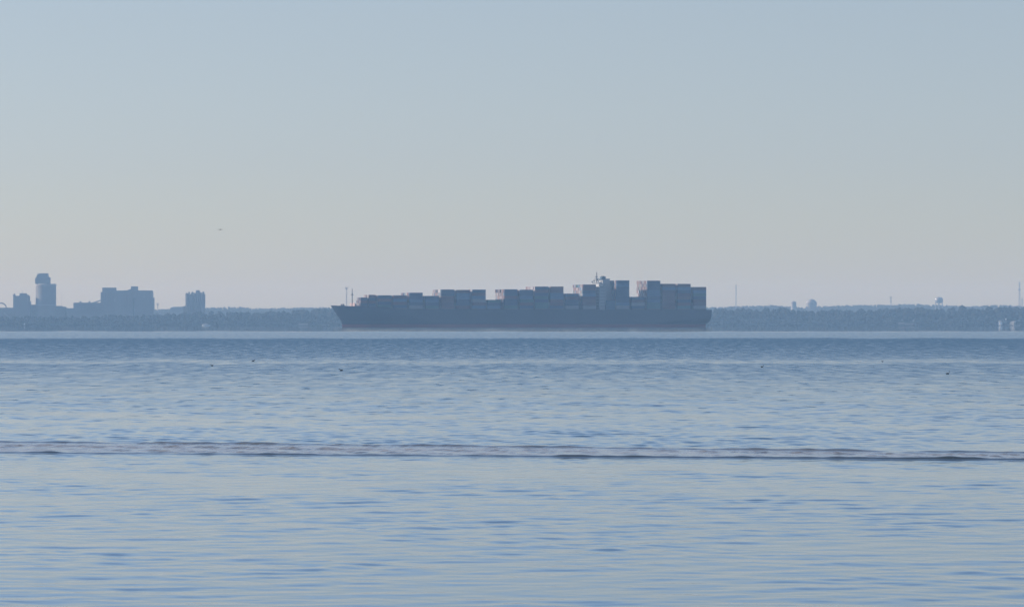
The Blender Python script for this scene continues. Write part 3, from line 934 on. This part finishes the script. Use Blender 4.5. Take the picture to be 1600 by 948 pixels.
def score(c):
    if c['row'] == 0: return 1000 + c['z']
    bi = c['bay']
    if bi == 0: return 300 + c['tier']
    if bi == 16: lim = 26.0
    else: lim = max(ztop(bi - 1, min(tops[bi - 1][4] - 1, q)) for q in range(max(0, c['row'] - 1), min(16, c['row'] + 1)))
    ex = c['z'] + c['th'] - lim
    if ex < c['th'] * .6: return -1
    return 100 + ex
cells.sort(key=score, reverse=True)
rest = []
n_ind = 0
cell_ok = lambda c: score(c) > 0 and n_ind < 300
inv = SHIP_ROT
first_of = {}
for c in cells:
    pos = BOW + FA * c['a'] + PO * c['s']
    if cell_ok(c):
        n_ind += 1
        key = (c['ln'], round(c['th'], 2), c['col'])
        mesh = cmesh(c['ln'], c['th'], c['col'])
        if key in first_of:
            o = first_of[key].copy()
        else:
            o = bpy.data.objects.new('container', mesh); first_of[key] = o
        COL.objects.link(o)
        o.location = (pos.x, pos.y, c['z']); o.rotation_euler = (0, 0, SHIP_ROT)
        tr, by, rw = ordinal[c['tier']], ordinal[c['bay']], ordinal[c['row']]
        if c['row'] == 0:
            lab = f"{c['col']} container, {tr} tier up, near side, {by} stack from bow"
        else:
            lab = f"{c['col']} container, {tr} tier up, {rw} row in, {by} stack from bow"
        tag(o, lab, 'shipping container', 'containers stacked on the ship')
    else:
        rest.append(c)
mb = MB()
for c in rest:
    mi = CN.index(c['col']); hl, hw_ = c['ln'] / 2, TW / 2
    p = []
    for dz in (0.02, c['th'] - .03):
        for sx, sy in ((-1, -1), (1, -1), (1, 1), (-1, 1)):
            q = BOW + FA * (c['a'] + sx * hl) + PO * (c['s'] - sy * hw_)
            p.append((q.x, q.y, c['z'] + dz))
    mb.add(p, [(0,3,2,1),(4,5,6,7),(0,1,5,4),(1,2,6,5),(2,3,7,6),(3,0,4,7)], mi)
o = mb.build('stacked_containers', [M_cont[c] for c in CN])
tag(o, 'inner rows of mixed red, blue and grey containers filling the ship stacks', 'shipping container', 'containers stacked on the ship', kind='stuff')
print('containers', n_ind, 'rest', len(rest))

# hatch coamings and lashing bridges
for bi, (a0, b0, top, th, rows) in enumerate(tops):
    ln = bays[bi][1]
    mb = MB(); w_ = rows * RP / 2
    mb.box(a0 - .3, a0 + ln + .3, -w_, w_, deck_z(a0 + ln / 2) - .6, b0 - .01); mb.build('hatch_cover', M_lash, ship)
    if bi >= 2:
        mb = MB(); aa = a0 - 1.1; zt = b0 + 5.4
        for k in range(rows + 1):
            y = -w_ + k * RP
            mb.box(aa - .2, aa + .2, y - .12, y + .12, deck_z(aa) - .4, zt)
        for z in (b0 + 2.6, zt): mb.box(aa - .45, aa + .45, -w_ - .3, w_ + .3, z, z + .2)
        mb.build('lashing_bridge', M_lash, ship)

# accommodation block
def sbox(mb, pa, pb, s_ref, y_bot, y_top, half_w, sc=0.0):
    a0, a1 = a_of(pa, s_ref), a_of(pb, s_ref)
    zb = z_of(y_bot, a0, s_ref) if y_bot else 15.6
    mb.box(a0, a1, -half_w - sc, half_w - sc, zb, z_of(y_top, a0, s_ref))
mb = MB(); sbox(mb, 936.6, 946.5, 17.5, None, 446.6, 17.5); acc = mb.build('accommodation_block', M_sup, ship)
mb = MB(); sbox(mb, 937.4, 944, 17.8, 446.4, 444.2, 13.0); mb.build('wheelhouse', M_white, ship); wh = COL.objects['wheelhouse']
mb = MB(); sbox(mb, 937.0, 943.6, 21, 443.9, 443.1, 21.6); mb.build('bridge_wing', M_sup, ship)
mb = MB(); sbox(mb, 937.6, 943.0, 19, 443.0, 440.9, 13); mb.build('wheelhouse_top', M_sup, wh)
a0 = a_of(937.6, 19); 
mb = MB(); mb.box(a0 - .06, a0 - .01, -12.5, 12.5, z_of(442.5, a0, 19), z_of(441.3, a0, 19)); mb.build('bridge_window', M_glass, wh)
a1 = a_of(936.6, 17.5); a2 = a_of(946.5, 17.5)
for k in range(8):
    z = 18 + k * 2.85
    mb = MB(); mb.box(a1 + .8, a2 - .6, -17.57, -17.51, z + 1.2, z + 1.48); mb.build('window', M_pane, acc)
    mb = MB(); mb.box(a1 - .07, a1 - .01, -15, 15, z + 1.2, z + 1.48); mb.build('window', M_pane, acc)
# radar mast
am = a_of(932.4, 0)
mb = MB(); mb.tube((am, 0, z_of(441, am, 0)), (am, 0, z_of(425, am, 0)), .62, .38, 8)
mb.tube((am + 2.2, 0, z_of(441, am, 0)), (am, 0, z_of(434, am, 0)), .3, .3, 6); mb.build('radar_mast', M_mastp, ship); rm = COL.objects['radar_mast']
mb = MB(); z = z_of(438.3, am, 0); mb.box(am - .5, am + .5, -3.4, 3.4, z, z + .4); mb.box(am - 2, am + 2, -.25, .25, z + 1.4, z + 1.8); mb.build('yardarm', M_mastp, rm)
mb = MB(); z = z_of(433, am, 0); mb.box(am - 1.6, am + 1.0, -.3, .3, z, z + .5); mb.box(am - .9, am - .6, -2, 2, z + .5, z + .85); mb.build('radar_scanner', M_mastp, rm)
for px_, yt, sy in ((923.4, 438.4, 15), (926.3, 436.8, 8)):
    ap = a_of(px_, -sy)
    mb = MB(); mb.tube((a0 + 1, sy, z_of(441.5, a0, 0)), (a0 + 1, sy, z_of(yt, a0, 0)), .22); mb.box(a0 + .3, a0 + 1.7, sy - .7, sy + .7, z_of(yt + 2.2, a0, 0), z_of(yt + .8, a0, 0)); mb.build('antenna', M_mastp, rm)
# funnel: casing with a sloping after side and a square stack
M_fun = mat('funnel_paint', (0.045, 0.10, 0.15), 0.5, 0.1, 0.1)
def ax(px): return a_of(px, 0)
zf = lambda y: z_of(y, ax(944), 0)
mb = MB(); mb.prism([(ax(938.6), 16), (ax(938.6), zf(436.6)), (ax(949.4), zf(436.6)), (ax(951.6), zf(452)), (ax(954.0), zf(466)), (ax(955), 16)], -7.5, 7.5)
mb.build('funnel', M_sup, ship); fn = COL.objects['funnel']
mb = MB(); mb.box(ax(936.0), ax(949.9), -8, 8, zf(436.55), zf(435.6)); mb.build('funnel_rim', M_fun, fn)
mb = MB(); mb.box(ax(939.0), ax(944.8), -4, 4, zf(435.5), zf(431.9)); mb.build('exhaust_stack', M_fun, fn)
mb = MB()
for q in (940.5, 943.2):
    mb.tube((ax(q), 0, zf(432)), (ax(q), 0, zf(431.0)), .6, .6, 10)
mb.build('exhaust_pipe', M_lash, fn)
# casing house beside the funnel
mb = MB(); mb.box(a_of(947, 20), a_of(961.5, 20), -19.5, 19.5, 15.6, z_of(469, a_of(955, 20), 20)); mb.build('engine_casing', M_fun, ship)
# stern ensign staff
mb = MB(); mb.tube((LEN - 1.2, 0, 15.6), (LEN - .4, 0, 19.0), .12); mb.build('flagstaff', M_mastp, ship)

# ---------------------------------------------------------------- water birds and gull
M_bird = mat('dark_plumage', (0.012, 0.011, 0.010), 0.8, 0.2, 8)
M_bill = mat('dark_bill', (0.03, 0.028, 0.02), 0.5, 0.1, 8)
def water_bird(px, py, length, flip, label, neck=0.0):
    dist = F * EYE / (py - 505)
    t = empty('water_bird', (WX(px, dist), dist, 0.0)); tag(t, label, 'bird', 'small dark water birds')
    s = length / .30
    m = MB(); vs = []; fs = []
    st = [(-.15, .004, .075), (-.12, .03, .065), (-.06, .062, .05), (.0, .072, .047), (.06, .066, .05), (.10, .042, .065), (.115, .030, .095), (.125, .027, .125 + neck)]
    n = 10
    for x, r_, z in st:
        for k in range(n):
            a = 2 * math.pi * k / n
            vs.append((flip * x * s, r_ * math.cos(a) * s, (z + (r_ * .8) * math.sin(a)) * s))
    for i in range(len(st) - 1):
        for k in range(n): fs.append((i * n + k, i * n + (k + 1) % n, (i + 1) * n + (k + 1) % n, (i + 1) * n + k))
    fs += [tuple(range(n)), tuple(range(len(vs) - n, len(vs)))]
    m.add(vs, fs)
    m.add([tuple(Vector((flip * (.135 + v[0] * .042) * s, v[1] * .034 * s, (.155 + neck + v[2] * .036) * s))) for v in ICO_V], [tuple(int(i) for i in f) for f in ICO_F])
    m.build('body', M_bird, t, smooth=True)
    m = MB(); m.tube((flip * .168 * s, 0, (.152 + neck) * s), (flip * .215 * s, 0, (.142 + neck) * s), .012 * s, .004 * s, 6); m.build('bill', M_bill, t)
water_bird(331.5, 571.6, .25, -1, 'small dark water bird, the leftmost speck on the water')
water_bird(395.5, 564.4, .29, 1, 'small dark water bird in the pale streak below the left wood')
water_bird(533.2, 579.2, .27, -1, 'small black water bird floating below the ship bow')
water_bird(1190.5, 573.6, .26, 1, 'small black water bird floating below and right of the ship stern')
water_bird(1379, 565.0, .19, -1, 'faintest small water bird, just under the pale streak on the right')
water_bird(1480.6, 584.4, .27, 1, 'small black water bird farthest right with its head raised', .05)

Dg = 820.0
g = empty('gull', px_to_world(344.5, 359, Dg)); tag(g, 'gull gliding with arched wings in the empty sky above the left shore', 'bird')
g.rotation_euler = (0, 0, R(12)); g.scale = (1.15, 1.15, 1.3)
M_gull = mat('gull_grey', (0.07, 0.07, 0.07), 0.8, 0.15, 6)
m = MB(); vs = []; fs = []; n = 10
st = [(-.24, .006, .01), (-.17, .03, .0), (-.08, .06, .0), (.02, .07, .0), (.10, .055, .01), (.15, .038, .02), (.19, .036, .03), (.225, .015, .025)]
for y, r_, z in st:
    for k in range(n):
        a = 2 * math.pi * k / n
        vs.append((r_ * math.cos(a), -y, z + r_ * math.sin(a)))
for i in range(len(st) - 1):
    for k in range(n): fs.append((i * n + k, i * n + (k + 1) % n, (i + 1) * n + (k + 1) % n, (i + 1) * n + k))
fs += [tuple(range(n)), tuple(range(len(vs) - n, len(vs)))]
m.add(vs, fs).build('body', M_gull, g, smooth=True)
for s_ in (-1, 1):
    m = MB(); vs = []; fs = []
    prof = [(.03, .03, .17, .05), (.16, .055, .16, .045), (.30, .045, .14, .03), (.42, -.01, .10, .02), (.52, -.10, .05, .012)] if s_ < 0 else [(.03, .03, .17, .05), (.14, .05, .16, .045), (.27, .03, .14, .03), (.37, -.01, .10, .02), (.46, -.06, .05, .012)]
    for x, z, ch, thk in prof:
        vs += [(s_ * x, -ch * .6, z), (s_ * x, 0, z + thk), (s_ * x, ch, z), (s_ * x, 0, z - thk * .4)]
    for i in range(len(prof) - 1):
        for k in range(4): fs.append((i * 4 + k, i * 4 + (k + 1) % 4, (i + 1) * 4 + (k + 1) % 4, (i + 1) * 4 + k))
    fs += [(0, 1, 2, 3), (16, 17, 18, 19)]
    m.add(vs, fs).build('wing', M_gull, g)
m = MB(); m.prism_yz([(.20, .01), (.34, .0), (.34, .012), (.20, .03)], -.06, .06); m.build('tail', M_gull, g)

# ---------------------------------------------------------------- haze
m = MB(); m.box(-4000, 4000, -500, 12100, -2.0, 102.0)
hz = m.build('haze', [])
hm = bpy.data.materials.new('haze_air'); hm.use_nodes = True
nt = hm.node_tree; nt.nodes.clear()
out = nt.nodes.new('ShaderNodeOutputMaterial')
pv = nt.nodes.new('ShaderNodeVolumePrincipled')
pv.inputs['Color'].default_value = (*HAZE_COLOR, 1)
pv.inputs['Absorption Color'].default_value = (1, 1, 1, 1)
pv.inputs['Density'].default_value = HAZE_DENSITY
pv.inputs['Anisotropy'].default_value = 0.0
nt.links.new(pv.outputs[0], out.inputs['Volume'])
hz.data.materials.append(hm)
tag(hz, kind='stuff')
